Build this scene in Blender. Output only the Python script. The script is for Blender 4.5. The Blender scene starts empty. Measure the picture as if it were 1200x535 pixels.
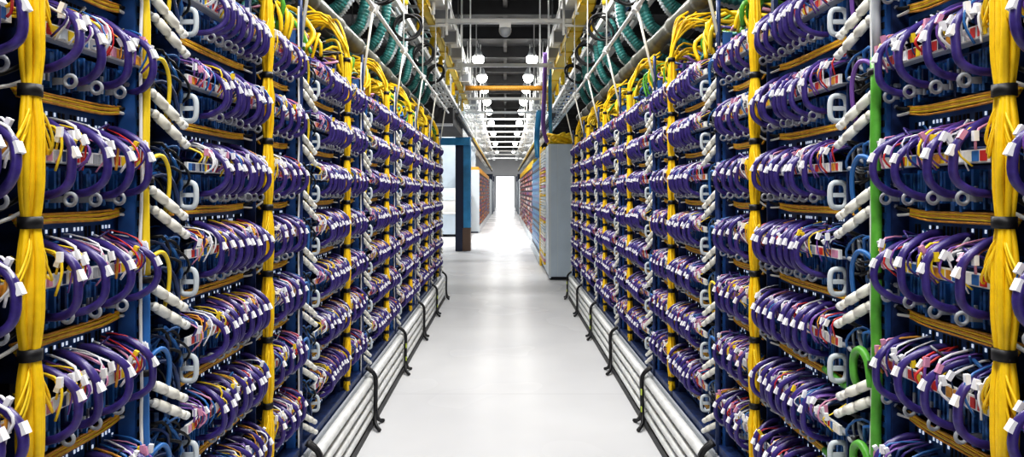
import bpy, math, random
from mathutils import Vector, Matrix
random.seed(7)
SC = bpy.context.scene
COL = SC.collection
PI = math.pi
EYE = 1.42
P = 1.2                                  # bay period along the aisle
LAT = {-1: 0.876, 1: 0.92}               # half width of the aisle, left and right rack fronts
ROWS = [0.55, 0.31, 0.07, -0.17, -0.41, -0.65, -0.89]   # label strips, relative to the eye
ORD = ['zeroth', 'first', 'second', 'third', 'fourth', 'fifth', 'sixth', 'seventh', 'eighth', 'ninth', 'tenth',
       'eleventh', 'twelfth', 'thirteenth', 'fourteenth', 'fifteenth', 'sixteenth', 'seventeenth', 'eighteenth', 'nineteenth', 'twentieth']
SHELF = ['top', 'second', 'third', 'fourth', 'fifth', 'sixth', 'bottom']
SIDE = {-1: 'left', 1: 'right'}

# ------------------------------------------------------------------ materials
def mat(name, col, rough=0.5, metal=0.0, spec=0.5, noise=0.0, scale=20.0, emit=0.0, ecol=None):
    m = bpy.data.materials.new(name); m.use_nodes = True
    nt = m.node_tree; b = nt.nodes['Principled BSDF']
    b.inputs['Roughness'].default_value = rough; b.inputs['Metallic'].default_value = metal
    b.inputs['Specular IOR Level'].default_value = spec
    b.inputs['Base Color'].default_value = (*col, 1)
    if noise:
        tc = nt.nodes.new('ShaderNodeTexCoord'); n = nt.nodes.new('ShaderNodeTexNoise')
        n.inputs['Scale'].default_value = scale; n.inputs['Detail'].default_value = 3
        r = nt.nodes.new('ShaderNodeValToRGB')
        r.color_ramp.elements[0].position = 0.3; r.color_ramp.elements[1].position = 0.7
        r.color_ramp.elements[0].color = (*[c * (1 - noise) for c in col], 1)
        r.color_ramp.elements[1].color = (*[min(1, c * (1 + noise)) for c in col], 1)
        nt.links.new(tc.outputs['Object'], n.inputs['Vector'])
        nt.links.new(n.outputs['Fac'], r.inputs['Fac']); nt.links.new(r.outputs['Color'], b.inputs['Base Color'])
    if emit:
        b.inputs['Emission Color'].default_value = (*(ecol or col), 1); b.inputs['Emission Strength'].default_value = emit
    return m

M = {}
M['purple'] = mat('purple_jacket', (0.050, 0.032, 0.185), 0.30, noise=0.25, scale=60)
M['purple2'] = mat('violet_jacket', (0.19, 0.085, 0.36), 0.4)
M['pink'] = mat('pink_wire', (0.62, 0.28, 0.42), 0.4)
M['white'] = mat('white_plastic', (0.80, 0.80, 0.78), 0.4)
M['offwhite'] = mat('aged_white_plastic', (0.84, 0.82, 0.74), 0.38, noise=0.12, scale=30)
M['tag'] = mat('paper_tag', (0.85, 0.85, 0.88), 0.6)
M['yellow'] = mat('yellow_fibre', (0.93, 0.60, 0.012), 0.42, noise=0.10, scale=40)
M['yellow2'] = mat('bright_yellow', (0.85, 0.62, 0.03), 0.4)
M['orange'] = mat('orange_fibre', (0.75, 0.36, 0.05), 0.45, noise=0.3, scale=50)
M['red'] = mat('red_plastic', (0.55, 0.03, 0.03), 0.4)
M['green'] = mat('green_hose', (0.10, 0.36, 0.045), 0.4, noise=0.2, scale=30)
M['lime'] = mat('lime_tape', (0.50, 0.62, 0.06), 0.5)
M['blue'] = mat('blue_jacket', (0.03, 0.15, 0.42), 0.4)
M['navy'] = mat('navy_shell', (0.014, 0.034, 0.12), 0.45, noise=0.5, scale=30)
M['fin'] = mat('blue_fins', (0.045, 0.17, 0.44), 0.3, metal=0.2, noise=0.75, scale=45)
M['post'] = mat('blue_post', (0.03, 0.12, 0.36), 0.4, noise=0.3, scale=12)
M['black'] = mat('black_rubber', (0.006, 0.006, 0.008), 0.5)
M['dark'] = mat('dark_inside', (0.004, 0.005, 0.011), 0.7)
M['grey'] = mat('grey_plastic', (0.38, 0.40, 0.43), 0.4)
M['steel'] = mat('steel', (0.55, 0.56, 0.58), 0.3, metal=0.8)
M['handle'] = mat('pale_grey_handle', (0.56, 0.61, 0.64), 0.45)
M['rail'] = mat('white_rail', (0.72, 0.73, 0.72), 0.32, noise=0.12, scale=15)
M['lamp'] = mat('lamp_lens', (1, 1, 1), 0.3, emit=22, ecol=(1, 0.97, 0.90))
M['led'] = mat('lit_hole', (0.75, 0.85, 1), 0.3, emit=0.6)
M['beam'] = mat('white_beam', (0.78, 0.79, 0.78), 0.4)
M['teal'] = mat('teal_hose', (0.035, 0.19, 0.18), 0.45, noise=0.5, scale=25)
M['pipe'] = mat('grey_pipe_wrap', (0.11, 0.11, 0.09), 0.35, noise=0.4, scale=8)
M['cab'] = mat('blue_grey_enamel', (0.54, 0.63, 0.71), 0.35, noise=0.06, scale=3)
M['cabl'] = mat('pale_enamel', (0.62, 0.68, 0.72), 0.35)
M['bluesteel'] = mat('bright_blue_enamel', (0.05, 0.30, 0.56), 0.35, noise=0.2, scale=4)
M['darkblue'] = mat('dark_blue_enamel', (0.015, 0.024, 0.06), 0.4)
M['brown'] = mat('brown_guard', (0.16, 0.10, 0.07), 0.5)
M['charcoal'] = mat('charcoal_deck', (0.035, 0.035, 0.038), 0.7, noise=0.3, scale=2)
M['wallw'] = mat('white_wall_paint', (0.72, 0.73, 0.75), 0.6, noise=0.04, scale=1)
M['redrow'] = mat('russet_cables', (0.36, 0.11, 0.07), 0.5, noise=0.6, scale=30)
M['violetrow'] = mat('mixed_violet_cables', (0.20, 0.11, 0.30), 0.5, noise=0.6, scale=30)
M['glow'] = mat('doorway_glow', (0.95, 0.97, 1), 0.4, emit=1.6)  # emission stands in for the brightly lit room beyond the doorway

def floor_material():
    m = bpy.data.materials.new('polished_concrete'); m.use_nodes = True
    nt = m.node_tree; L = nt.links; b = nt.nodes['Principled BSDF']
    tc = nt.nodes.new('ShaderNodeTexCoord')
    n = nt.nodes.new('ShaderNodeTexNoise'); n.inputs['Scale'].default_value = 0.7; n.inputs['Detail'].default_value = 3
    r = nt.nodes.new('ShaderNodeValToRGB')
    r.color_ramp.elements[0].position = 0.35; r.color_ramp.elements[0].color = (0.54, 0.545, 0.56, 1)
    r.color_ramp.elements[1].position = 0.65; r.color_ramp.elements[1].color = (0.62, 0.625, 0.635, 1)
    L.new(tc.outputs['Object'], n.inputs['Vector']); L.new(n.outputs['Fac'], r.inputs['Fac'])
    br = nt.nodes.new('ShaderNodeTexBrick'); br.offset = 0
    br.inputs['Scale'].default_value = 1.0; br.inputs['Mortar Size'].default_value = 0.004
    br.inputs['Brick Width'].default_value = 40; br.inputs['Row Height'].default_value = 2.3
    br.inputs['Color1'].default_value = (1, 1, 1, 1); br.inputs['Color2'].default_value = (1, 1, 1, 1)
    br.inputs['Mortar'].default_value = (0.80, 0.80, 0.81, 1)
    mp = nt.nodes.new('ShaderNodeMapping'); mp.inputs['Location'].default_value = (20, -0.05, 0)
    L.new(tc.outputs['Object'], mp.inputs['Vector']); L.new(mp.outputs['Vector'], br.inputs['Vector'])
    mx = nt.nodes.new('ShaderNodeMix'); mx.data_type = 'RGBA'; mx.blend_type = 'MULTIPLY'; mx.inputs[0].default_value = 1
    L.new(r.outputs['Color'], mx.inputs[6]); L.new(br.outputs['Color'], mx.inputs[7])
    L.new(mx.outputs[2], b.inputs['Base Color'])
    n2 = nt.nodes.new('ShaderNodeTexNoise'); n2.inputs['Scale'].default_value = 0.8
    mr = nt.nodes.new('ShaderNodeMapRange'); mr.inputs[3].default_value = 0.24; mr.inputs[4].default_value = 0.30; b.inputs['Specular IOR Level'].default_value = 0.006
    L.new(tc.outputs['Object'], n2.inputs['Vector']); L.new(n2.outputs['Fac'], mr.inputs[0]); L.new(mr.outputs[0], b.inputs['Roughness'])
    return m
M['floor'] = floor_material()

# ------------------------------------------------------------------ mesh builder
class MB:
    def __init__(self): self.v = []; self.f = []; self.m = []; self.s = []
    def face(self, idx, m, smooth=False): self.f.append(idx); self.m.append(m); self.s.append(smooth)
    def hexa(self, pts, m):
        b = len(self.v); self.v += [tuple(p) for p in pts]
        for q in ((0, 3, 2, 1), (4, 5, 6, 7), (0, 1, 5, 4), (1, 2, 6, 5), (2, 3, 7, 6), (3, 0, 4, 7)):
            self.face(tuple(b + i for i in q), m)
        return self
    def box(self, x0, x1, y0, y1, z0, z1, m):
        return self.hexa([(x0, y0, z0), (x1, y0, z0), (x1, y1, z0), (x0, y1, z0),
                          (x0, y0, z1), (x1, y0, z1), (x1, y1, z1), (x0, y1, z1)], m)
    def obox(self, c, size, rot, m):
        pts = []
        for sz in (-1, 1):
            for sx, sy in ((-1, -1), (1, -1), (1, 1), (-1, 1)):
                pts.append(Vector(c) + rot @ Vector((sx * size[0] / 2, sy * size[1] / 2, sz * size[2] / 2)))
        return self.hexa(pts, m)
    def tube(self, path, r, m, n=8, cap=True, closed=False):
        path = [Vector(p) for p in path]; N = len(path)
        rs = r if isinstance(r, (list, tuple)) else [r] * N
        b = len(self.v); prev = None
        for i, p in enumerate(path):
            if closed: t = path[(i + 1) % N] - path[i - 1]
            else: t = path[min(i + 1, N - 1)] - path[max(i - 1, 0)]
            if t.length < 1e-9: t = Vector((0, 0, 1))
            t.normalize()
            if prev is None:
                a = Vector((0, 0, 1)) if abs(t.z) < 0.9 else Vector((0, 1, 0))
                u = t.cross(a).normalized()
            else:
                u = prev - t * prev.dot(t)
                u = u.normalized() if u.length > 1e-6 else t.orthogonal().normalized()
            prev = u; w = t.cross(u)
            for k in range(n):
                a = 2 * PI * k / n
                self.v.append(tuple(p + (u * math.cos(a) + w * math.sin(a)) * rs[i]))
        for i in range(N if closed else N - 1):
            j = (i + 1) % N
            for k in range(n):
                k2 = (k + 1) % n
                self.face((b + i * n + k, b + i * n + k2, b + j * n + k2, b + j * n + k), m, True)
        if cap and not closed:
            self.face(tuple(b + k for k in reversed(range(n))), m)
            self.face(tuple(b + (N - 1) * n + k for k in range(n)), m)
        return self
    def lathe(self, axis_pts, m, n=12):     # [(point, radius), ...] along a straight axis
        return self.tube([p for p, r in axis_pts], [r for p, r in axis_pts], m, n)
    def add(self, o, loc):
        b = len(self.v); x, y, z = loc
        self.v += [(a + x, c + y, d + z) for a, c, d in o.v]
        self.f += [tuple(i + b for i in f) for f in o.f]; self.m += o.m; self.s += o.s
        return self
    def mirror(self, s):
        if s > 0: return self
        self.v = [(-x, y, z) for x, y, z in self.v]; self.f = [tuple(reversed(f)) for f in self.f]
        return self
    def mesh(self, name):
        me = bpy.data.meshes.new(name); me.from_pydata(self.v, [], self.f)
        names = []
        for k in self.m:
            if k not in names: names.append(k)
        for k in names: me.materials.append(M[k])
        d = {k: i for i, k in enumerate(names)}
        me.polygons.foreach_set('material_index', [d[k] for k in self.m])
        me.polygons.foreach_set('use_smooth', self.s)
        me.update()
        return me

def spline(pts, k=5):
    pts = [Vector(p) for p in pts]; out = []
    for i in range(len(pts) - 1):
        p0 = pts[max(i - 1, 0)]; p1 = pts[i]; p2 = pts[i + 1]; p3 = pts[min(i + 2, len(pts) - 1)]
        for j in range(k):
            t = j / k
            out.append(0.5 * ((2 * p1) + (p2 - p0) * t + (2 * p0 - 5 * p1 + 4 * p2 - p3) * t * t + (3 * p1 - p0 - 3 * p2 + p3) * t ** 3))
    out.append(pts[-1])
    return out

def obj(name, me, loc=(0, 0, 0), parent=None, label=None, cat=None, group=None, kind=None):
    if isinstance(me, MB): me = me.mesh(name)
    o = bpy.data.objects.new(name, me); COL.objects.link(o); o.location = loc
    if parent is not None: o.parent = parent
    if label: o['label'] = label
    if cat: o['category'] = cat
    if group: o['group'] = group
    if kind: o['kind'] = kind
    return o
def thing(name, label, cat, loc=(0, 0, 0), group=None): return obj(name, None, loc, None, label, cat, group)
def R(a, b): return random.uniform(a, b)

# ------------------------------------------------------------------ setting
obj('floor', MB().box(-7, 7, -5, 64, -0.1, 0, 'floor'), kind='structure')
cl = MB().box(-7, 7, -5, 64, 5.6, 5.7, 'charcoal')
for k in range(30):
    y = -4 + k * 2.3
    cl.box(-7, 7, y, y + 0.10, 5.3, 5.6, 'charcoal')
for x in (-3, -1.6, 0, 1.6, 3): cl.box(x - 0.05, x + 0.05, -5, 64, 5.42, 5.6, 'black')
obj('ceiling', cl, kind='structure')
obj('wall_left', MB().box(-7.1, -7, -5, 64, 0, 5.6, 'wallw'), kind='structure')
obj('wall_right', MB().box(7, 7.1, -5, 64, 0, 5.6, 'wallw'), kind='structure')
obj('wall_back', MB().box(-7, 7, -5.1, -5, 0, 5.6, 'wallw'), kind='structure')
wf = MB()
wf.box(-7, -0.85, 62, 62.2, 0, 5.6, 'wallw').box(0.85, 7, 62, 62.2, 0, 5.6, 'wallw').box(-0.85, 0.85, 62, 62.2, 2.9, 5.6, 'wallw')
obj('wall_far', wf, kind='structure')
d1 = obj('door_1', MB().box(-0.85, 0.85, 62.1, 62.15, 0, 2.9, 'glow'), kind='structure')
obj('door_frame', MB().box(-0.93, -0.85, 61.95, 62.2, 0, 2.98, 'grey').box(0.85, 0.93, 61.95, 62.2, 0, 2.98, 'grey').box(-0.85, 0.85, 61.95, 62.2, 2.9, 2.98, 'grey'), parent=d1)

# ------------------------------------------------------------------ server trays
# local frame for the right side: +x goes into the rack, y along the aisle, z=0 at the label strip
LEN = {'A': 0.36, 'B': 0.56}
NC = {'A': 4, 'B': 8}
def cable_y(zone, i):
    if zone == 'A': return 0.045 + 0.088 * i
    return 0.150 + 0.0535 * i

def tray_chassis(L):
    b = MB()
    b.box(0.03, 0.42, 0, L, -0.190, -0.184, 'navy')          # floor plate
    b.box(0.015, 0.42, 0, 0.008, -0.184, 0.0, 'navy'); b.box(0.015, 0.42, L - 0.008, L, -0.184, 0.0, 'navy')
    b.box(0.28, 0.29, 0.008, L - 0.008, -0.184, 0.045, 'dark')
    for k in range(int(L / 0.05)):                            # dark blue connector blocks standing in the opening
        y = 0.02 + k * 0.05
        h = R(0.02, 0.07)
        b.box(R(0.05, 0.12), 0.2, y, y + R(0.02, 0.035), 0.0, h, random.choice(['navy', 'fin', 'dark', 'blue']))
    return b
def tray_fins(L):
    b = MB(); b.box(0.062, 0.10, 0.01, L - 0.01, -0.115, -0.014, 'navy')
    n = int(L / 0.0125)
    for k in range(n):
        y = 0.012 + k * 0.0125
        b.box(R(0.030, 0.040), 0.062, y, y + 0.0065, R(-0.112, -0.09), R(-0.03, -0.018), random.choice(['fin', 'fin', 'fin', 'navy', 'blue']))
        if random.random() < 0.3: b.box(0.027, 0.031, y, y + 0.006, -0.09, R(-0.085, -0.05), random.choice(['grey', 'fin', 'steel', 'cabl']))
    return b
def tray_front(L):                                            # perforated panel with lit holes
    b = MB(); b.box(0.055, 0.062, 0.008, L - 0.008, -0.182, -0.128, 'post')
    y = 0.02
    while y < L - 0.03:
        if random.random() < 0.5:
            z = random.choice([-0.150, -0.150, -0.163])
            b.box(0.0535, 0.055, y, y + 0.0045, z - 0.004, z + 0.004, 'led')
        else: b.box(0.0535, 0.055, y, y + 0.007, -0.168, -0.145, 'dark')
        y += 0.0125
    return b
def tray_strip(L):
    b = MB(); b.box(-0.008, 0.0, 0, L, -0.013, 0.013, 'white'); b.box(0.0, 0.03, 0, L, -0.013, -0.010, 'grey')
    y = 0.008
    while y < L - 0.03:
        w = R(0.006, 0.020)
        b.box(-0.0095, -0.008, y, y + w, -0.010, 0.010, random.choice(['tag', 'yellow2', 'red', 'pink', 'navy', 'grey', 'cabl', 'offwhite', 'orange', 'blue', 'red']))
        y += w + R(0.001, 0.008)
    return b
def tray_wires(L, zone):
    b = MB(); n = int(L * 75)
    for k in range(n):
        y = R(0.01, L - 0.01); dy = R(-0.03, 0.03); c = random.choice(['pink', 'tag', 'purple2', 'purple2', 'purple', 'yellow2', 'orange', 'purple2', 'tag', 'navy', 'purple', 'blue', 'red'])
        r = R(0.0016, 0.0030)
        out = R(-0.045, -0.012)
        pts = [(0.20, y + dy * 2, R(0.02, 0.07)), (0.08, y + dy, R(0.055, 0.085)), (out * 0.4, y, R(0.035, 0.062)), (out, y, R(0.005, 0.022)), (-0.012, y, R(-0.03, -0.004))]
        if random.random() < 0.35: pts = pts[:3] + [(-0.012, y, 0.012)]
        b.tube(spline(pts, 3), r, c, 5)
        if random.random() < 0.5:
            p = spline(pts, 3)[7]
            b.obox(p, (0.010, 0.008, 0.020), Matrix.Rotation(R(-0.6, 0.6), 3, 'Y'), random.choice(['tag', 'tag', 'white', 'pink', 'tag', 'yellow2', 'tag', 'tag']))
    for k in range(int(L * 24)):                                # loose blue leads inside the opening
        y = R(0, L - 0.10)
        pts = [(R(0.02, 0.1), y, R(-0.0, 0.08)), (R(-0.005, 0.08), y + 0.05, R(0.01, 0.085)), (R(0.03, 0.12), y + R(0.07, 0.1), R(0.0, 0.07))]
        b.tube(spline(pts, 3), R(0.002, 0.0045), random.choice(['blue', 'blue', 'navy', 'black', 'grey', 'purple', 'purple']), 5)
    return b
def ring_mesh():
    b = MB()
    pts = [(0.012 + 0.0118 * math.cos(2 * PI * k / 16), 0, 0.0118 * math.sin(2 * PI * k / 16)) for k in range(16)]
    b.tube(pts, 0.0042, 'grey', 6, closed=True)
    b.hexa([(0.023, -0.003, -0.006), (0.062, -0.003, -0.008), (0.062, 0.003, -0.008), (0.023, 0.003, -0.006),
            (0.023, -0.003, 0.006), (0.062, -0.003, 0.008), (0.062, 0.003, 0.008), (0.023, 0.003, 0.006)], 'grey')
    return b
def theta_mesh():                                              # pale pull handle: a tall loop with a crossbar
    b = MB()
    W, H = 0.023, 0.035
    pts = []
    for k in range(24):
        a = 2 * PI * k / 24
        c, s = math.cos(a), math.sin(a)
        pts.append((W * math.copysign(abs(c) ** 0.6, c), 0, H * math.copysign(abs(s) ** 0.6, s)))
    b.tube(pts, 0.0075, 'handle', 8, closed=True)
    b.box(-W, 0.045, -0.005, 0.005, -0.006, 0.006, 'handle')
    return b
def purple_loop(v):
    j = [0, 0.012, -0.014, 0.006, -0.006, 0.018][v]; d = [0, -0.012, 0.014, 0.02, -0.02, 0.006][v]
    pts = [(0.22, d * 1.5, 0.030 + j), (0.12, d, 0.062 + j * 0.6), (0.03, d * 0.5, 0.066 + j * 0.6), (-0.032, 0, 0.030 + j * 0.3), (-0.046 + j * 0.4, 0, -0.012),
           (-0.038 + j * 0.3, 0, -0.050), (-0.004, -d * 0.3, -0.073 + j * 0.2), (0.045, -d * 0.4, -0.078 + j * 0.2)]
    return spline(pts, 4)
def loop_tag(v):
    b = MB(); p = purple_loop(v); c = p[14]
    b.obox(c + Vector((-0.006, 0.000, 0.0)), (0.010, 0.014, 0.022), Matrix.Rotation(0.45, 3, 'Y'), 'tag')
    b.obox(c + Vector((-0.0105, 0.000, -0.003)), (0.0025, 0.007, 0.008), Matrix.Rotation(0.45, 3, 'Y'), random.choice(['grey', 'navy', 'pink', 'grey']))
    return b

PR = {}
for s in (-1, 1):
    for z in 'AB':
        L = LEN[z]
        for v in range(3):
            t = {}
            t['chassis'] = tray_chassis(L); t['heat_sink'] = tray_fins(L); t['perforated_panel'] = tray_front(L)
            t['label_strip'] = tray_strip(L); t['patch_wiring'] = tray_wires(L, z)
            one = MB()
            for q in t.values(): one.add(q, (0, 0, 0))
            for i in range(NC[z]): one.add(ring_mesh(), (-0.008, cable_y(z, i) + (0.044 if z == 'A' else 0.028), -0.084))
            if z == 'B': one.add(theta_mesh(), (0.004, 0.030, -0.078))
            PR[s, z, v] = {k: q.mirror(s).mesh(k) for k, q in t.items()}
            PR[s, z, v]['one'] = one.mirror(s).mesh('server_tray')
    PR[s, 'ring'] = ring_mesh().mirror(s).mesh('pull_ring')
    PR[s, 'theta'] = theta_mesh().mirror(s).mesh('pull_handle')
    for v in range(6):
        mb = MB().tube(purple_loop(v), 0.0086, 'purple', 8)
        tg = loop_tag(v)
        PR[s, 'loop', v] = mb.mirror(s).mesh('purple_cable'); PR[s, 'looptag', v] = tg.mirror(s).mesh('label_tag')
        PR[s, 'loopmb', v] = (mb, tg)

def zone_y(k, z): return P * k + (0.04 if z == 'A' else 0.60)
def where(k, z): return ('past the %s yellow bundle' % ORD[k]) if z == 'A' else ('before the %s yellow bundle' % ORD[k + 1])

rest = MB(); solo = []
for s in (-1, 1):
    for r, h in enumerate(ROWS):
        for k in range(0, 8):
            for z in 'AB':
                if (k == 0 and z == 'A') or (k == 7 and z == 'B'): continue
                y0 = zone_y(k, z); loc = (s * LAT[s], y0, EYE + h)
                pr = PR[s, z, random.randrange(3)]
                lab = 'open server tray on the %s shelf %s, %s row' % (SHELF[r], where(k, z), SIDE[s])
                if k <= 3:
                    t = thing('server_tray', lab, 'server', loc, 'server trays in the racks')
                    for nm in ('chassis', 'heat_sink', 'perforated_panel', 'label_strip', 'patch_wiring'):
                        obj(nm, pr[nm], parent=t, kind='stuff' if nm == 'patch_wiring' else None)
                    for i in range(NC[z]):
                        obj('pull_ring', PR[s, 'ring'], (s * R(-0.014, -0.004), cable_y(z, i) + (0.044 if z == 'A' else 0.028), -0.084 + R(-0.004, 0.004)), t)
                    if z == 'B': obj('pull_handle', PR[s, 'theta'], (s * 0.004, 0.030, -0.078), t, label='pale grey looped pull handle')
                else:
                    obj('server_tray', pr['one'], loc, None, lab, 'server', 'server trays in the racks')
                for i in range(NC[z]):
                    v = random.randrange(6); cl_ = (loc[0], y0 + cable_y(z, i) + R(-0.012, 0.012), loc[2] + R(-0.006, 0.006))
                    # screen size of this cable decides whether it is one of the 300 built one by one
                    yc = cl_[1]; sx = 591 + s * (LAT[s] - 0.04) * 773 / yc; sy = 225 - h * 773 / yc
                    vis = 0 < sx < 1200 and -20 < sy < 560
                    solo.append((yc if vis else 1e3 + yc, s, r, k, z, i, v, cl_))
solo.sort(key=lambda q: q[0])
for n_, (yy, s, r, k, z, i, v, loc) in enumerate(solo):
    if n_ < 296 and yy < 1e3:
        c = obj('purple_cable', PR[s, 'loop', v], loc, None,
                '%s purple cable loop on the %s shelf %s, %s row' % (ORD[i + 1], SHELF[r], where(k, z), SIDE[s]), 'cable', 'purple cables looping over the label strips')
        c.rotation_euler = (R(-0.10, 0.10), 0, R(-0.22, 0.22))
        obj('label_tag', PR[s, 'looptag', v], parent=c, label='white paper tag')
    else:
        a, b = PR[s, 'loopmb', v]
        rest.add(a, loc); rest.add(b, loc)
obj('purple_cables', rest, label='mass of smaller purple cable loops further down both rack rows', cat='cables', kind='stuff')

# ------------------------------------------------------------------ racks, posts, flat orange bundles, couplings, jumpers
for s in (-1, 1):
    X = s * LAT[s]; PO = -0.03 if s < 0 else 0.0
    def bx(b, u0, u1, y0, y1, h0, h1, m):
        x0, x1 = sorted((s * u0, s * u1)); return b.box(x0, x1, y0, y1, h0, h1, m)
    rack_parts = {}
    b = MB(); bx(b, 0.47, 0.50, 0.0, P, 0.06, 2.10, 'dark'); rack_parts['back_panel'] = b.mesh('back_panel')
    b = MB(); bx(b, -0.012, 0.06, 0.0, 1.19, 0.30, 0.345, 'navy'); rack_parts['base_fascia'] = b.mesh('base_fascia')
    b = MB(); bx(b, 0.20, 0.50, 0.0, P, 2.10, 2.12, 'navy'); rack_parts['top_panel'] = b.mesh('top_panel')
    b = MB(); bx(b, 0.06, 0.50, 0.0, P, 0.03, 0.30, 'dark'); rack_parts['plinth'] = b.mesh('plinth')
    b = MB()
    bx(b, 0.005, 0.045, 0.400 + PO, 0.437 + PO, 0.30, 2.10, 'post'); bx(b, 0.0, 0.006, 0.428 + PO, 0.440 + PO, 0.30, 2.10, 'steel')
    for q in range(60): bx(b, 0.003, 0.006, 0.408 + PO, 0.420 + PO, 0.32 + q * 0.03, 0.335 + q * 0.03, 'dark')
    rack_parts['post'] = b.mesh('post')
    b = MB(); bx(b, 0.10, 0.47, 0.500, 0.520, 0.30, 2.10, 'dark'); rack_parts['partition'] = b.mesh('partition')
    b = MB(); bx(b, 0.045, 0.06, 1.170, 1.195, 0.30, 2.12, 'navy'); rack_parts['rear_post'] = b.mesh('post')
    for k in range(0, 8):
        t = thing('server_rack', 'dark blue server rack %s, %s row' % (('holding the trays past the %s yellow bundle' % ORD[k]) if k else 'at the near edge before the first yellow bundle', SIDE[s]), 'server rack', (X, P * k, 0), 'server racks along the aisle')
        for nm, me in rack_parts.items():
            if k == 7 and nm in ('back_panel', 'top_panel', 'plinth', 'rear_post', 'partition', 'base_fascia'): continue
            obj('post' if nm == 'rear_post' else nm, me, parent=t)
        if k == 7:
            b = MB(); bx(b, 0.06, 0.50, 0.44, 0.46, 0.03, 2.12, 'navy'); obj('end_panel', b, parent=t)
            b = MB(); bx(b, 0.47, 0.50, 0, 0.44, 0.03, 2.10, 'dark'); obj('back_panel', b, parent=t)
            b = MB(); bx(b, 0.2, 0.50, 0, 0.44, 2.10, 2.12, 'navy'); obj('top_panel', b, parent=t)
            b = MB(); bx(b, 0.06, 0.47, 0, 0.44, 0.03, 0.30, 'dark'); obj('plinth', b, parent=t)
    # orange fibre ribbons
    for z in 'AB':
        L = LEN[z]
        b = MB()
        for q in range(5):
            pts = [(0.040 - q * 0.003, -0.02, -0.113 - q * 0.0046), (0.038, L * 0.3, -0.114 - q * 0.0046 + R(-.002, .002)), (0.038, L * 0.7, -0.114 - q * 0.0046 + R(-.002, .002)), (0.036, L * 0.90, -0.108 - q * 0.004)]
            b.tube(spline(pts, 3), 0.0030, ['orange', 'yellow', 'orange', 'yellow2', 'orange'][q], 5)
        b.tube(spline([(0.036, L * 0.88, -0.114), (0.025, L * 1.0, -0.105), (0.010, L * 1.08, -0.080)], 3), 0.005, 'black', 6)
        b.tube(spline([(0.036, L * 0.88, -0.122), (0.025, L * 1.02, -0.124), (0.010, L * 1.12, -0.10)], 3), 0.004, 'white', 6)
        PR[s, 'rib', z] = b.mirror(s).mesh('fibre_ribbon')
    coup = MB(); a = Vector((-0.004, 0, 0)); e = Vector((-0.028, 0.110, -0.068)); d = e - a
    prof = [(0, .006), (.04, .0115), (.10, .0115), (.11, .0085), (.16, .0085), (.17, .0128), (.45, .0128), (.46, .0092), (.52, .0092), (.53, .0128), (.80, .0128), (.81, .0085), (.90, .0085), (.91, .0105), (1.0, .0100)]
    coup.lathe([(a + d * t, r) for t, r in prof], 'offwhite', 10)
    nub = MB().lathe([(a + d * t, r) for t, r in ((1.0, .009), (1.02, .011), (1.12, .011), (1.13, .006))], 'white', 10)
    stem = MB().tube(spline([(0.02, -0.06, 0.005), (0.012, -0.025, 0.010), (-0.004, 0, 0)], 3), 0.006, 'grey', 6)
    CM = coup.mirror(s).mesh('hose_coupling'); NM = nub.mirror(s).mesh('end_cap'); SM = stem.mirror(s).mesh('hose_stub')
    AR = {}
    for c, rr in (('yellow2', 0.0052), ('blue', 0.0062), ('purple2', 0.0058), ('green', 0.0105)):
        if c == 'green':
            pts = [(-0.010, 0.0, -0.06), (-0.012, 0.012, 0.0), (-0.012, 0.045, 0.022), (-0.008, 0.085, -0.005), (-0.002, 0.095, -0.06), (0.02, 0.11, -0.10), (0.03, 0.20, -0.115), (0.03, 0.32, -0.10)]
        else:
            pts = [(0.0, -0.01, 0.0), (-0.012, 0.015, 0.028), (-0.016, 0.05, 0.030), (-0.012, 0.085, -0.005), (-0.004, 0.10, -0.06), (0.01, 0.105, -0.115)]
        AR[c] = MB().tube(spline(pts, 5), rr, c, 8).mirror(s).mesh('jumper_cable')
    # dark leads tangled between the couplings and the B trays
    tang = MB()
    for q in range(16):
        y = R(-0.02, 0.06); c = random.choice(['black', 'black', 'navy', 'grey', 'blue', 'blue', 'black'])
        pts = [(R(0.03, .1), y, R(-0.05, 0.07)), (R(-0.01, .03), y + 0.05, R(-0.05, 0.07)), (R(0.0, .06), y + 0.11, R(-0.13, 0.05)), (R(0.06, .15), y + R(0.12, 0.16), R(-0.15, 0.06))]
        tang.tube(spline(pts, 4), R(0.0025, 0.006), c, 6)
    TM = tang.mirror(s).mesh('lead_tangle')
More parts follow.
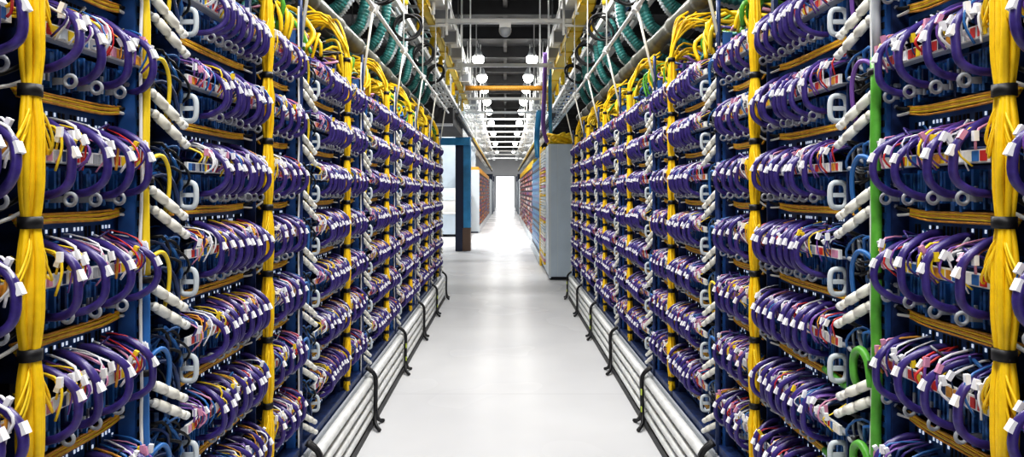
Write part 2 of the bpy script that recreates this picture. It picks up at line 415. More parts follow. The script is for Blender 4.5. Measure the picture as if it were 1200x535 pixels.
    for r, h in enumerate(ROWS):
        for k in range(0, 8):
            for z in 'AB':
                if (k == 0 and z == 'A') or (k == 7 and z == 'B') or k > 4: continue
                obj('fibre_ribbon', PR[s, 'rib', z], (X, zone_y(k, z), EYE + h), None,
                    'flat orange fibre ribbon under the %s shelf %s, %s row' % (SHELF[r], where(k, z), SIDE[s]), 'fibre ribbon', 'orange fibre ribbons under the trays')
            if k == 0: continue
            yb = P * k + 0.440 + PO * 0.5
            for q in range(2):
                lb = '%s white hose coupling on the %s shelf beside the %s rack post, %s row' % (('upper', 'lower')[q], SHELF[r], ORD[k], SIDE[s])
                lo = (X + s * 0.004, yb + 0.012 * q, EYE + h - 0.060 - 0.050 * q)
                if k <= 3:
                    c = obj('hose_coupling', CM, lo, None, lb, 'coupling', 'white hose couplings at the posts')
                    obj('end_cap', NM, parent=c); obj('hose_stub', SM, parent=c)
                else: obj('hose_coupling', CM, lo, None, lb, 'coupling', 'white hose couplings at the posts')
            if k <= 4:
                if s < 0: c = 'yellow2' if r <= 3 else 'blue'
                else: c = 'purple2' if r <= 1 else ('blue' if r <= 3 else 'green')
                if k == 1 or random.random() < 0.75:
                    if k > 1: c = random.choice(['yellow2', c, 'blue'])
                    cn = {'yellow2': 'thin yellow', 'blue': 'blue', 'purple2': 'lilac', 'green': 'thick green'}[c]
                    obj('jumper_cable', AR[c], (X - s * 0.004, P * k + 0.432 + PO, EYE + h - 0.012), None,
                        '%s jumper cable arching off the %s rack post at the %s shelf, %s row' % (cn, ORD[k], SHELF[r], SIDE[s]), 'cable', 'jumper cables at the posts')
                obj('lead_tangle', TM, (X, P * k + 0.455, EYE + h), None,
                    'tangle of dark leads beside the %s rack post at the %s shelf, %s row' % (ORD[k], SHELF[r], SIDE[s]), 'cables', 'dark lead tangles', 'stuff')
    # a vertical cable run strapped to each post
    for k in range(1, 8):
        yp = P * k + 0.418 + PO; t = thing('vertical_cable', '%s cable run strapped to the %s rack post, %s row' % ('dark blue' if k > 1 else 'yellow and blue' if s < 0 else 'green and grey', ORD[k], SIDE[s]), 'cable', (X, yp, 0), 'cable runs on the rack posts')
        lo_c, up_c = (('blue', 'yellow2') if s < 0 else ('green', 'grey')) if k == 1 else ('navy', 'navy')
        split = EYE - 0.20 if s < 0 else EYE + 0.33
        def run(z0, z1, c, rr, u):
            n_ = max(3, int((z1 - z0) / 0.08)); return MB().tube([(s * (u + R(-.002, .002)), R(-.002, .002), z0 + (z1 - z0) * i / n_) for i in range(n_ + 1)], rr, c, 8)
        obj('lower_run', run(0.30, split, lo_c, 0.0125 if s > 0 else 0.010, -0.010), parent=t, label=('%s cable' % ('blue' if s < 0 else 'green')) if k == 1 else None)
        obj('upper_run', run(split, 2.25, up_c, 0.010, -0.010), parent=t, label=('%s cable' % ('yellow' if s < 0 else 'grey')) if k == 1 else None)
        b = MB(); b.add(run(0.3, 2.2, 'blue', 0.006, -0.006), (0, 0.014, 0))
        obj('blue_lead', b, parent=t)
        b = MB(); b.add(run(0.3, 2.2, 'white', 0.004, -0.008), (0, 0.022 if s > 0 else -0.016, 0)); obj('white_lead', b, parent=t)
        for h in ROWS:
            zz = EYE + h - 0.03 + R(-.02, .02)
            obj('strap', MB().tube([(-s * 0.010, 0.004, zz - 0.008), (-s * 0.010, 0.004, zz + 0.008)], 0.0175, 'black', 10), parent=t)
    # ---------------------------------------------------- yellow bundles
    BO = []
    for v in range(3):
        bo = MB()
        for sg in (-1, 1):
            for q in range(4):
                w = R(0.022, 0.050); dz = R(-0.02, 0.02)
                bo.tube(spline([(0, 0.004 * sg, 0.095), (-s * 0.010, sg * w * 0.45, 0.055 + dz), (-s * 0.008, sg * w, 0.012 + dz), (s * 0.010, sg * w * R(0.9, 1.25), R(-0.002, 0.03)), (s * 0.06, sg * w * 1.4, R(0.02, 0.05))], 4), 0.0026, random.choice(['yellow', 'yellow2', 'yellow']), 5)
        BO.append(bo.mesh('breakout_fibres'))
    for k in range(1, 8):
        t = thing('fibre_bundle', '%s yellow fibre bundle tied with black straps, counted from the camera, %s row' % (ORD[k], SIDE[s]), 'fibre bundle', (X - s * 0.012, P * k, 0), 'yellow fibre bundles between the racks')
        top = 2.16
        ties = [EYE + h - 0.125 for h in ROWS] + [top - 0.02]
        def rad(z):
            g = 1e9
            for q in ties: g = min(g, abs(z - q))
            return 0.0085 + 0.0085 * min(1, g / 0.07) ** 0.7
        body = MB()
        z0 = 0.34
        for q in range(13):
            a0 = q * 2.399; fr = 1.0 if q < 9 else 0.45; ph = R(0, 6); tw = R(-0.8, 0.8)
            pts = []
            z = z0 + R(0, 0.05)
            while z < top:
                rr = rad(z) * fr; a = a0 + tw * z + 0.2 * math.sin(z * 7 + ph)
                pts.append((rr * math.cos(a), rr * 1.05 * math.sin(a), z)); z += 0.026
            fx = s * R(0.10, 0.35); fy = R(-0.13, 0.13)
            pts += [Vector(p) for p in spline([pts[-1], (s * R(0, .03), fy * 0.2, top + 0.07), (fx * 0.4, fy * 0.6, top + R(0.16, 0.22)), (fx, fy, top + R(0.14, 0.28))], 4)[1:]]
            body.tube(pts, 0.0062, 'yellow', 6)
        obj('strands', body, parent=t)
        for zt in ties:
            obj('strap', MB().tube([(0, 0, zt - 0.011), (0, 0, zt + 0.011)], 0.0200, 'black', 12), parent=t)
        body = MB().tube([(0, 0, z0 + 0.03 * i) for i in range(int((top - z0) / 0.03))], [rad(z0 + 0.03 * i) * 0.85 for i in range(int((top - z0) / 0.03))], 'yellow', 10)
        obj('core', body, parent=t)
        for r, h in enumerate(ROWS):
            obj('breakout_fibres', BO[(r + k) % 3], (0, 0, EYE + h), t)
    # ---------------------------------------------------- guard rails along the foot of the racks
    for k in range(0, 8):
        y0 = P * k + 0.0 + 0.4; y1 = y0 + P - 0.015
        if k == 7: break
        t = thing('rail_guard', 'white pipe guard at the rack foot between the %s and %s hanging straps, %s row' % (ORD[k + 1], ORD[k + 2], SIDE[s]), 'guard', (X - s * 0.055, y0, 0), 'white rail guards at the foot of the racks')
        for q in range(4):
            zc = 0.075 + q * 0.068
            b = MB(); b.tube([(0, 0, zc), (0, 0.02, zc), (0, P - 0.03, zc), (0, P - 0.015, zc)], [0.021, 0.0255, 0.0255, 0.021], 'rail', 12)
            obj('rail', b, (0, 0, 0), t)
        b = MB(); bx(b, 0.024, 0.036, 0, P - 0.015, 0.0, 0.31, 'grey'); obj('back_plate', b, parent=t)
        b = MB(); bx(b, -0.022, 0.03, 0, P - 0.015, 0.0, 0.045, 'black'); obj('kick_strip', b, parent=t, label='black rubber kick strip')
    for k in range(0, 8):
        y0 = P * k + 0.392
        b = MB()
        x = -s * 0.036
        b.tube(spline([(0.02 * s, 0, 0.36), (x * 0.9, 0.003, 0.31), (x, 0, 0.2), (x, -0.008, 0.09), (x * 1.3, -0.05, 0.035), (x * 2.2, -0.09, 0.012)], 4), 0.012, 'black', 6)
        b.tube(spline([(0.02 * s, 0.02, 0.36), (x * 0.9, 0.02, 0.30), (x, 0.012, 0.19), (x * 1.05, 0.004, 0.10), (x * 1.3, 0.05, 0.03), (x * 1.9, 0.09, 0.01)], 4), 0.012, 'black', 6)
        b.tube([(x * 1.02, -0.012, 0.105), (x * 1.02, 0.014, 0.105)], 0.012, 'black', 8)
        t = obj('hanging_strap', b, (X - s * 0.055, y0, 0), None, '%s pair of black straps hanging over the white guard, counted from the camera, %s row' % (ORD[k + 1], SIDE[s]), 'strap', 'black straps on the guards')
        if k % 2 == (0 if s < 0 else 1):
            obj('tape_flag', MB().box(*sorted((x - s * 0.006, x - s * 0.012)), -0.028, -0.008, 0.20, 0.235, 'lime').box(*sorted((x - s * 0.006, x - s * 0.012)), -0.028, -0.01, 0.10, 0.13, 'lime'), parent=t, label='lime green tape')

# ------------------------------------------------------------------ overhead services
for s in (-1, 1):
    W = SIDE[s]
    cx = s * 0.80
    b = MB(); b.tube([(0, 0.7, 0), (0, 9.3, 0)], 0.013, 'rail', 10)
    t = obj('conduit', b, (cx, 0, EYE + 1.12), None, 'long pale conduit running above the %s rack row' % W, 'pipe')
    for k in range(1, 8):
        obj('clamp', MB().obox((0, P * k + 0.42, 0), (0.045, 0.06, 0.045), Matrix.Rotation(0.4, 3, 'Y'), 'white'), parent=t)
    for k in range(1, 8):
        y = P * k + 0.40
        x1 = s * LAT[s] + s * 0.0
        h = thing('hanger_rod', 'white hanger rod above the %s rack post, %s row' % (ORD[k], W), 'rod', (cx, y, EYE + 1.12), 'white hanger rods above the posts')
        obj('lower_rod', MB().tube([(0, 0, 0), (x1 - cx, 0.02, -0.50)], 0.008, 'offwhite', 8), parent=h)
        obj('upper_rod', MB().tube([(0, 0, 0), (0.0, 0, 0.88)], 0.006, 'rail', 8), parent=h)
        obj('foot', MB().obox((x1 - cx + s * 0.06, 0.02, -0.49), (0.16, 0.016, 0.014), Matrix.Rotation(0, 3, 'Y'), 'offwhite'), parent=h)
    for q, (lx, hh, rr, nm) in enumerate(((1.12, 1.10, 0.058, 'nearer the aisle'), (1.34, 1.22, 0.062, 'further from the aisle'))):
        b = MB(); pts = []; rs = []
        y = 0.8
        while y < 9.3:
            for dy, f in ((0, 1), (0.5, 1), (0.505, 1.13), (0.58, 1.13), (0.585, 1)):
                pts.append((0, y + dy, 0)); rs.append(rr * f)
            y += 0.6
        b.tube(pts, rs, 'pipe', 14)
        obj('insulated_pipe', b, (s * lx, 0, EYE + hh), None, 'grey wrapped pipe above the %s rack row, %s' % (W, nm), 'pipe', 'grey wrapped pipes above the racks')
    n_ = 0
    for k in range(15):
        y = 0.95 + k * 0.57
        for j, c in enumerate(('teal', 'cabl')):
            yy = y + j * 0.085 + R(-0.01, 0.01)
            n_ += 1
            x0 = R(0.96, 1.04)
            hp = spline([(s * x0, yy + R(-.04, .04), EYE + 1.60), (s * (x0 + 0.02), yy, EYE + 1.42), (s * 1.09, yy, EYE + 1.25), (s * 1.17, yy + 0.02, EYE + 1.195), (s * 1.30, yy + 0.02, EYE + 1.13), (s * 1.5, yy + R(-.1, .1), EYE + 1.08)], 7)
            hp2, rs = [], []
            for i in range(len(hp) - 1):
                for f in (0, 0.33, 0.66): hp2.append(hp[i].lerp(hp[i + 1], f)); rs.append((0.040 if c == 'teal' else 0.032) * (1.10 if f == 0.33 else 0.9))
            obj('corrugated_hose', MB().tube(hp2, rs, c, 10), (0, 0, 0), None, '%s corrugated %s hose hanging onto the grey pipes, counted from the camera, %s row' % (ORD[n_] if n_ <= 20 else ('thirtieth' if n_ == 30 else 'twenty-' + ORD[n_ - 20]), 'pale' if c == 'cabl' else 'teal', W), 'hose', 'corrugated hoses above the racks')
    # loose blue leads and yellow clumps lying on top of the racks
    for k in range(1, 8):
        for j in range(2 if k < 7 else 1):
            yc = P * k + 0.28 + 0.5 * j
            b = MB()
            for q in range(9):
                y = yc + R(-0.12, 0.12)
                pts = [(R(-.02, .04), y, R(-0.06, 0.0)), (R(-0.03, 0.05), y + R(-.06, .06), R(0.05, 0.12)), (R(0.03, 0.15), y + R(-.1, .1), R(0.08, 0.20)), (R(0.1, 0.3), y + R(-.1, .1), R(0.02, 0.20))]
                b.tube(spline([(s * p[0], p[1] - yc, p[2]) for p in pts], 4), R(0.006, 0.011), random.choice(['yellow', 'yellow2', 'yellow', 'yellow2', 'green']), 6)
            obj('fibre_clump', b, (s * (LAT[s] + 0.05), yc, EYE + 0.68), None, 'yellow fibre clump on the rack top, %s half past %s bundle, %s row' % (('near', 'far')[j], ORD[k], W), 'fibres', 'yellow fibre clumps on the rack tops')
    b = MB()
    for q in range(90):
        y = R(0.7, 8.6); L = R(0.2, 0.7)
        pts = [(R(0.0, 0.25), y, R(0, 0.03)), (R(0, 0.2), y + L * 0.3, R(0.02, 0.12)), (R(0.0, 0.2), y + L * 0.7, R(0.02, 0.14)), (R(0, .25), y + L, R(0, 0.04))]
        b.tube(spline([(s * p[0], p[1], p[2]) for p in pts], 4), R(0.004, 0.011), random.choice(['blue', 'black', 'purple', 'purple2', 'black', 'pink', 'teal', 'green', 'navy']), 6)
    obj('loose_leads', b, (s * (LAT[s] + 0.04), 0, EYE + 0.66), None, 'loose dark and coloured leads lying along the %s rack tops' % W, 'cables', None, 'stuff')
    # black coils
    for k, y in enumerate((4.9, 6.1, 7.3, 8.5)):
        b = MB()
        for q in range(4):
            rx, rz = R(0.10, 0.15), R(0.10, 0.13); pts = []
            ph = R(-.3, .3)
            for i in range(28):
                a = 2 * PI * i / 28
                pts.append((rx * math.cos(a) * 0.8 + rz * 0.35 * math.sin(a) * -s, rx * 0.55 * math.cos(a) * -s + q * 0.018 - 0.03, rz * math.sin(a + ph)))
            b.tube(pts, 0.0095, 'black', 6, closed=True)
        obj('cable_coil', b, (s * 0.90, y, EYE + 1.52), None, '%s black coiled cable hung above the rack row, counted from the camera, %s side' % (ORD[k + 1], W), 'cable coil', 'black cable coils above the racks')
    # yellow raceway with drop spouts
    b = MB()
    y = 4.2; x = s * 0.0
    def ch(b, y0, y1, w, hgt, th, m):
        b.box(-w, w, y0, y1, 0, th, m); b.box(-w, -w + th, y0, y1, 0, hgt, m); b.box(w - th, w, y0, y1, 0, hgt, m)
    wd = 0.045 if s < 0 else 0.075
    ch(b, 4.2, 15.0, wd, wd * 1.5, 0.006, 'yellow2')
    t = obj('fibre_raceway', b, (s * 0.88, 0, EYE + 2.00), None, 'bright yellow fibre raceway hung high along the %s rack row' % W, 'raceway')
    for k in range(9):
        yy = 4.6 + k * 1.2
        c = MB(); ch(c, yy, yy + 0.28, wd + 0.01, wd * 2, 0.008, 'yellow'); c.v = [(a, q, d - 0.012) for a, q, d in c.v]
        obj('coupler', c, parent=t)
        sp = MB(); sp.tube(spline([(0, yy + 0.6, 0.05), (s * 0.07, yy + 0.6, 0.06), (s * 0.10, yy + 0.6, -0.02), (s * 0.10, yy + 0.6, -0.18)], 4), [0.03] * 6 + [0.033] * 3 + [0.04] * 4, 'yellow2' if k % 2 else 'yellow', 10)
        obj('drop_spout', sp, parent=t)
    # ladder trays
    for q, (lx, hh, nm, w) in enumerate(((1.10, 1.66, 'lower', 0.16), (1.2, 2.40, 'upper', 0.2))):
        b = MB()
        b.box(-w - 0.015, -w + 0.015, 3.0, 48, -0.03, 0.03, 'beam'); b.box(w - 0.015, w + 0.015, 3.0, 48, -0.03, 0.03, 'beam')
        y = 3.1
        while y < 48: b.box(-w, w, y, y + 0.04, -0.02, 0.01, 'beam'); y += 0.45
        t = obj('ladder_tray', b, (s * lx, 0, EYE + hh), None, '%s white cable ladder hung along the %s side of the aisle' % (nm, W), 'cable ladder', 'white cable ladders')
        for i in range(4):
            c = random.choice(['grey', 'white', 'teal', 'cabl', 'blue', 'black'])
            pts = [(-w * 0.7 + w * 0.45 * i + R(-.02, .02), 3 + j * 1.5, 0.03 + R(0, 0.02)) for j in range(31)]
            obj('tray_cable', MB().tube(pts, R(0.012, 0.025), c, 6), parent=t)
    b = MB(); b.box(-0.07, 0.07, 3.0, 48, 0, 0.13, 'beam'); b.box(-0.085, 0.085, 3.0, 48, 0.13, 0.145, 'white'); b.box(-0.085, 0.085, 3.0, 48, -0.015, 0, 'white')
    t = obj('busway', b, (s * 0.80, 0, EYE + 2.32), None, 'long white power busway hung high along the %s side' % W, 'busway')
    for k in range(26):
        c = MB(); y = 5.0 + k * 1.1
        c.box(-0.11, 0.11, y, y + 0.3, -0.20, -0.015, 'white'); c.box(-0.10, 0.10, y - 0.004, y, -0.18, -0.03, 'grey'); c.tube([(0, y + 0.15, -0.2), (0, y + 0.15, -0.34)], 0.022, 'beam', 8)
        obj('tap_box', c, parent=t)
    # vertical drop hangers
    for k in range(16):
        y = 5.2 + k * 1.35
        b = MB(); b.box(-0.014, 0.014, -0.014, 0.014, 0, 2.3, 'beam')
        b.box(-0.012 if s > 0 else -0.34, 0.34 if s > 0 else 0.012, -0.012, 0.012, 0.1, 0.13, 'beam'); b.box(-0.012 if s > 0 else -0.34, 0.34 if s > 0 else 0.012, -0.012, 0.012, 0.62, 0.65, 'beam')
        obj('drop_hanger', b, (s * 0.985 if k % 2 else s * 0.70, y, EYE + 1.66 if k % 2 else EYE + 1.88), None, '%s white drop hanger under the ceiling, counted from the camera, %s side' % (ORD[k + 1], W), 'hanger', 'white drop hangers')
    # dark runner further on
    b = MB(); b.box(-0.035, 0.035, 12.5, 46, 0, 0.06, 'charcoal'); y = 14
    t = obj('dark_runner', b, (s * 0.92, 0, EYE + 1.44), None, 'dark steel runner carrying yellow fibres further along the %s side' % W, 'runner')
    for yy in (13, 20, 28, 36, 44): obj('hanger', MB().tube([(0, yy, 0.06), (0, yy, 5.605 - EYE - 1.44)], 0.008, 'steel', 6), parent=t)
    obj('fibre_line', MB().tube([(-s * 0.05, 18 + i, 0.03) for i in range(27)], 0.025, 'yellow2', 6), parent=t, label='yellow fibre line')

# cross struts, pipe and camera dome
for k, (y, hh, m) in enumerate(((7.95, 2.05, 'beam'), (10.8, 2.07, 'beam'), (13.2, 2.08, 'yellow'), (14.6, 2.06, 'beam'), (17.0, 2.05, 'beam'), (18.6, 2.05, 'beam'), (20.5, 2.05, 'beam'), (22.5, 2.05, 'beam'), (24.5, 2.05, 'beam'), (27.0, 2.05, 'beam'), (30.0, 2.05, 'beam'), (33.0, 2.05, 'beam'), (36.0, 2.05, 'beam'), (40.0, 2.05, 'beam'))):
    b = MB()
    if m == 'yellow': b.tube([(-1.0, 0, 0), (1.0, 0, 0)], 0.05, 'orange', 10)
    else:
        b.box(-1.0, 1.0, -0.03, 0.03, -0.022, -0.018, m); b.box(-1.0, 1.0, -0.03, -0.026, -0.022, 0.03, m); b.box(-1.0, 1.0, 0.026, 0.03, -0.022, 0.03, m)
        b.box(-1.0, 1.0, -0.03, 0.03, 0.028, 0.034, m)
    t = obj('cross_strut', b, (0, y, EYE + hh), None, ('orange pipe crossing' if m == 'yellow' else '%s white strut spanning' % ORD[k + 1]) + ' the aisle below the ceiling, counted from the camera' * (m != 'yellow') + ' below the dark ceiling' * (m == 'yellow'), 'pipe' if m == 'yellow' else 'strut', None if m == 'yellow' else 'white cross struts')
    for sx in (-0.95, 0.95): obj('threaded_rod', MB().tube([(sx, 0, 0.03), (sx, 0, 5.605 - EYE - hh)], 0.008, 'steel', 6), parent=t)
dome = thing('access_point', 'small white dome device hanging from the nearest cross strut', 'wireless device', (0.0, 7.95, EYE + 2.03))
obj('bracket', MB().box(-0.07, 0.07, -0.04, 0.04, -0.06, 0, 'white'), parent=dome)
obj('dome', MB().lathe([((0, 0, -0.06), 0.075), ((0, 0, -0.10), 0.075), ((0, 0, -0.135), 0.06), ((0, 0, -0.155), 0.035), ((0, 0, -0.16), 0.008)], 'grey', 16), parent=dome)

# ceiling lamps (high bays) with their light
def lamp_light(x, y, z, e, size=0.35):
    li = bpy.data.lights.new('lamp_light', 'AREA'); li.shape = 'DISK'; li.size = size; li.energy = e; li.color = (1, 0.985, 0.96)
    o = bpy.data.objects.new('lamp_light', li); COL.objects.link(o); o.location = (x, y, z)
for s in (-1, 1):
    for k, y in enumerate((11.2, 17.2, 20.0, 22.2, 25.3, 28.4, 33.0, 39.0, 47.0, 56.0)):
        t = thing('ceiling_lamp', '%s bright high bay lamp under the dark ceiling, counted from the camera, %s line' % (ORD[k + 1], SIDE[s]), 'lamp', (s * 0.70, y, EYE + 3.5), 'high bay ceiling lamps')
        obj('housing', MB().lathe([((0, 0, 0.25), 0.05), ((0, 0, 0.2), 0.07), ((0, 0, 0.12), 0.10), ((0, 0, 0.0), 0.15)], 'grey', 16), parent=t)
        obj('lens', MB().lathe([((0, 0, 0.02), 0.15), ((0, 0, -0.04), 0.155), ((0, 0, -0.10), 0.14), ((0, 0, -0.15), 0.10), ((0, 0, -0.18), 0.05), ((0, 0, -0.185), 0.005)], 'lamp', 16), parent=t)
        obj('rod', MB().tube([(0, 0, 0.25), (0, 0, 0.5)], 0.01, 'steel', 6), parent=t)
        lamp_light(s * 0.70, y, EYE + 3.28, 60 if y < 30 else 80)
for k, (x, y) in enumerate(((-2.4, 17.6), (-2.4, 20.6))):  # extra lamps added to brighten the gap behind the pillar
    t = thing('ceiling_lamp', '%s added fill lamp over the cross aisle behind the blue pillar' % ('nearer', 'further')[k], 'lamp', (x, y, EYE + 3.5), 'added cross aisle fill lamps')
    obj('housing', MB().lathe([((0, 0, 0.25), 0.05), ((0, 0, 0.12), 0.10), ((0, 0, 0.0), 0.15)], 'grey', 16), parent=t)
    obj('lens', MB().lathe([((0, 0, 0.02), 0.14), ((0, 0, -0.10), 0.13), ((0, 0, -0.18), 0.02)], 'lamp', 16), parent=t)
    obj('rod', MB().tube([(0, 0, 0.25), (0, 0, 0.7)], 0.01, 'steel', 6), parent=t)
    lamp_light(x, y, EYE + 3.28, 130)
# unseen linear lamps, added above the frame as fill for the rack fronts
for k, y in enumerate((-2.6, -0.9, 0.9, 2.7, 4.5, 6.0)):
    t = thing('fill_lamp', '%s added fill lamp over the near aisle, counted from the entrance' % ORD[k + 1], 'lamp', (0, y, EYE + 2.25), 'added fill lamps over the aisle')
    obj('housing', MB().box(-0.09, 0.09, -0.6, 0.6, 0.0, 0.07, 'white'), parent=t)
    obj('diffuser', MB().box(-0.08, 0.08, -0.59, 0.59, -0.02, 0.0, 'white'), parent=t)
    for q in (-0.5, 0.5): obj('cord', MB().tube([(0, q, 0.07), (0, q, 5.3 - EYE - 2.25)], 0.004, 'black', 6), parent=t)
    li = bpy.data.lights.new('fill_light', 'AREA'); li.shape = 'RECTANGLE'; li.size = 0.3; li.size_y = 1.2; li.energy = 50; li.color = (1, 0.985, 0.96)
    o = bpy.data.objects.new('fill_light', li); COL.objects.link(o); o.location = (0, y, EYE + 2.21)
li = bpy.data.lights.new('door_light', 'AREA'); li.shape = 'RECTANGLE'; li.size = 1.6; li.size_y = 2.6; li.energy = 60
o = bpy.data.objects.new('door_light', li); COL.objects.link(o); o.location = (0, 61.8, 1.5); o.rotation_euler = (-PI / 2, 0, 0)

# ------------------------------------------------------------------ beyond the near racks
# right: grey-blue cabinet with its yellow-edged side
c = thing('metal_cabinet', 'tall blue grey metal cabinet standing beyond the end of the right rack row', 'cabinet', (0.71, 10.66, 0))
b = MB(); b.box(0, 0.95, 0.02, 2.2, 0.05, 2.20, 'cab'); obj('body', b, parent=c)
b = MB(); b.box(0.03, 0.135, 0.0, 0.02, 0.06, 2.19, 'cab'); b.box(0.145, 0.92, 0.0, 0.02, 0.06, 2.19, 'cab'); b.box(0.135, 0.145, 0.008, 0.02, 0.06, 2.19, 'cabl'); obj('door', b, parent=c)
obj('plinth', MB().box(0.02, 0.93, 0.03, 2.18, 0, 0.05, 'dark'), parent=c)
obj('corner_trim', MB().box(-0.01, 0.03, -0.005, 0.06, 0.03, 2.2, 'cabl'), parent=c)
ff = MB()
for q in range(40):
    z0 = 0.15 + q * 0.052
    ff.box(-0.03, 0.0, 0.9, 2.1, z0, z0 + 0.035, random.choice(['yellow', 'offwhite', 'white', 'yellow2', 'cabl', 'pink', 'offwhite']))
obj('patch_panel', ff, parent=c, label='patch field of yellow and white plugs')
obj('edge_post', MB().box(-0.04, 0.0, 2.1, 2.2, 0.0, 2.3, 'yellow'), parent=c)
b = MB()
for q in range(26):
    y = R(0.1, 0.7)
    pts = [(R(0, 0.45), y, 0.01 + R(0, .03)), (R(0, 0.4), y + R(-.2, .2), R(0.05, 0.17)), (R(0.02, 0.5), y + R(-.2, .2), R(0.06, 0.18)), (R(0, 0.5), y, R(0.01, 0.05))]
    b.tube(spline(pts, 4), 0.018, random.choice(['yellow', 'yellow2', 'yellow']), 6)
obj('fibre_heap', b, (0.70, 10.62, 2.20), None, 'heap of yellow fibres lying on top of the blue grey cabinet', 'fibres', None, 'stuff')
obj('drop_cable', MB().tube(spline([(0.66, 10.9, EYE + 2.3), (0.65, 10.9, EYE + 1.7), (0.63, 10.9, EYE + 1.1), (0.70, 10.95, 2.24)], 5), 0.035, 'purple2', 8), label='thick violet cable dropping onto the blue grey cabinet', cat='cable')
obj('drop_cable', MB().tube(spline([(0.745, 10.9, EYE + 2.4), (0.74, 10.9, EYE + 1.7), (0.75, 10.9, EYE + 1.0), (0.80, 10.95, 2.24)], 5), 0.03, 'bluesteel', 8), label='blue cable dropping beside the violet one onto the grey cabinet', cat='cable')
b = MB(); b.box(0.72, 1.6, 12.95, 17.4, 0.06, 2.15, 'bluesteel'); t = obj('blue_cabinet', b, label='dark blue open cabinet following the grey cabinet on the right', cat='cabinet')
f = MB()
for q in range(14): f.box(0.705, 0.72, 13.0, 17.35, 0.15 + q * 0.145, 0.15 + q * 0.145 + 0.05, random.choice(['darkblue', 'blue', 'fin']))
obj('shelf_front', f, parent=t); obj('plinth', MB().box(0.70, 1.6, 12.95, 17.4, 0, 0.06, 'dark'), parent=t)
obj('kick_rail', MB().box(0.66, 0.70, 13.0, 17.4, 0.02, 0.16, 'cabl'), parent=t)
obj('drop_cable', MB().tube(spline([(0.72, 14.5, 2.2), (0.70, 14.6, 2.6), (0.74, 14.4, 3.2)], 5), 0.06, 'bluesteel', 8), label='thick blue cable rising from the blue cabinet', cat='cable')

def far_rack(s, y0, y1, x, lab, grp, cols, trim):
    t = thing('far_rack', lab, 'server rack', (s * x, y0, 0), grp); L = y1 - y0
    def bx(b, u0, u1, a, c, z0, z1, m): x0, x1 = sorted((s * u0, s * u1)); return b.box(x0, x1, a, c, z0, z1, m)
    b = MB(); bx(b, 0.04, 0.8, 0.0, L, 0.0, 2.12, 'darkblue'); obj('cabinet_body', b, parent=t)
    b = MB()
    for q in range(12):
        z = 0.26 + q * 0.152
        yy = 0.05
        while yy < L - 0.1:
            bx(b, R(0.0, 0.02), 0.04, yy, yy + 0.2, z + R(0, .02), z + 0.09, random.choice(cols)); yy += 0.21
    obj('cable_rows', b, parent=t, kind='stuff')
    b = MB(); bx(b, -0.01, 0.04, 0, L, 0.02, 0.2, 'cabl'); obj('kick_rail', b, parent=t)
    if trim: b = MB(); bx(b, 0.0, 0.8, -0.03, 0.0, 0.05, 2.2, 'cabl'); obj('end_panel', b, parent=t)
    b = MB(); bx(b, 0.02, 0.3, 0, L, 2.12, 2.3, 'orange' if s < 0 else 'yellow'); obj('top_cables', b, parent=t)
for k in range(4):
    far_rack(1, 17.5 + k * 4, 21.4 + k * 4, 0.73, '%s russet cabled rack in the far run on the right' % ORD[k + 1], 'russet racks far along the aisle', ['redrow', 'violetrow', 'redrow', 'offwhite'], False)
for k in range(3):
    far_rack(-1, 23 + k * 5, 27.9 + k * 5, 0.90, '%s orange and violet cabled rack in the far run on the left' % ORD[k + 1], 'orange racks far along the aisle', ['redrow', 'orange', 'violetrow', 'blue', 'redrow'], k == 0)
for s in (-1, 1):
    for k in range(2):
        y0 = 38.2 + k * 6
        t = thing('pale_cabinet', '%s pale cabinet with dark edge in the far %s run before the bright doorway' % (ORD[k + 1], SIDE[s]), 'cabinet', (s * 0.86, y0, 0), 'pale cabinets far along the aisle')
        x0, x1 = sorted((0, s * 0.7))
        obj('body', MB().box(x0, x1, 0.1, 5.8, 0.05, 2.2, 'cabl'), parent=t); obj('edge', MB().box(*sorted((-s * 0.05, s * 0.7)), 4.6, 5.85, 0, 2.6, 'darkblue'), parent=t)
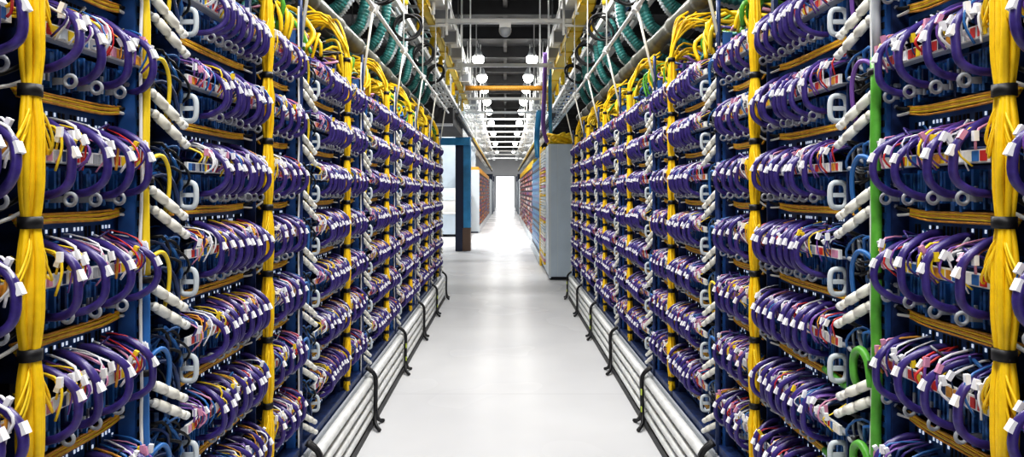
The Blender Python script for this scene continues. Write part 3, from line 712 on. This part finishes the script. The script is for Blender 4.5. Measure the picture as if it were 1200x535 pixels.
# left: pillar, blue header, open cross aisle with pale cabinet
c = thing('blue_pillar', 'tall dark and bright blue pillar with brown foot standing past the left rack row', 'pillar', (-1.03, 15.9, 0))
obj('shaft', MB().box(-0.17, 0.02, 0, 0.4, 0.55, 2.75, 'darkblue'), parent=c)
obj('blue_face', MB().box(0.02, 0.19, 0.03, 0.4, 0.55, 2.75, 'bluesteel'), parent=c, label='bright blue half')
obj('foot_guard', MB().box(-0.17, 0.0, -0.01, 0.4, 0, 0.56, 'darkblue').box(0.0, 0.19, 0.02, 0.4, 0, 0.56, 'brown'), parent=c, label='brown foot')
obj('blue_header', MB().box(-3.2, -0.85, 15.78, 15.9, 2.55, 2.72, 'bluesteel'), label='bright blue header beam crossing at the pillar top', cat='beam')
t = obj('header_duct', MB().box(-3.4, -0.95, 12.0, 14.8, 2.66, 2.96, 'charcoal').box(-3.4, -0.95, 11.9, 12.0, 2.62, 2.66, 'steel'), label='dark duct hung over the cross aisle past the left row', cat='duct')
for x in (-1.2, -3.1): obj('hanger', MB().tube([(x, 13.4, 2.96), (x, 13.4, 5.605)], 0.01, 'steel', 6), parent=t)
c = thing('grey_console', 'grey blue low cabinet with white top seen through the gap behind the blue pillar', 'cabinet', (-2.6, 21.0, 0))
obj('body', MB().box(0, 1.3, 0, 0.7, 0.08, 0.72, 'cab'), parent=c); obj('worktop', MB().box(-0.02, 1.32, -0.02, 0.72, 0.72, 0.76, 'white'), parent=c); obj('plinth', MB().box(0.03, 1.27, 0.05, 0.7, 0, 0.08, 'dark'), parent=c)
c = thing('white_unit', 'white upright unit standing behind the grey console past the pillar', 'cabinet', (-2.7, 22.2, 0))
obj('body', MB().box(0, 1.5, 0, 0.6, 0.0, 1.55, 'white'), parent=c); obj('screen_panel', MB().box(0.5, 1.0, -0.02, 0, 1.15, 1.45, 'cabl'), parent=c)
obj('trim_1', MB().box(-3.6, -1.05, 23.4, 23.5, 0, 3.4, 'cab'), kind='structure')

# ------------------------------------------------------------------ camera and world
cam = bpy.data.cameras.new('camera'); co = bpy.data.objects.new('camera', cam); COL.objects.link(co)
co.location = (0, 0, EYE); co.rotation_euler = (PI / 2, 0, 0)
cam.sensor_fit = 'HORIZONTAL'; cam.sensor_width = 36; cam.lens = 773 / 1200 * 36
cam.shift_x = (600 - 592) / 1200; cam.shift_y = -(267.5 - 225) / 1200
cam.clip_start = 0.05; cam.clip_end = 200
SC.camera = co
w = bpy.data.worlds.new('world'); SC.world = w; w.use_nodes = True
w.node_tree.nodes['Background'].inputs['Color'].default_value = (0.9, 0.95, 1, 1); w.node_tree.nodes['Background'].inputs['Strength'].default_value = 0.08
SC.view_settings.view_transform = 'Standard'
SC.view_settings.look = 'Medium High Contrast'
SC.view_settings.exposure = 0.0
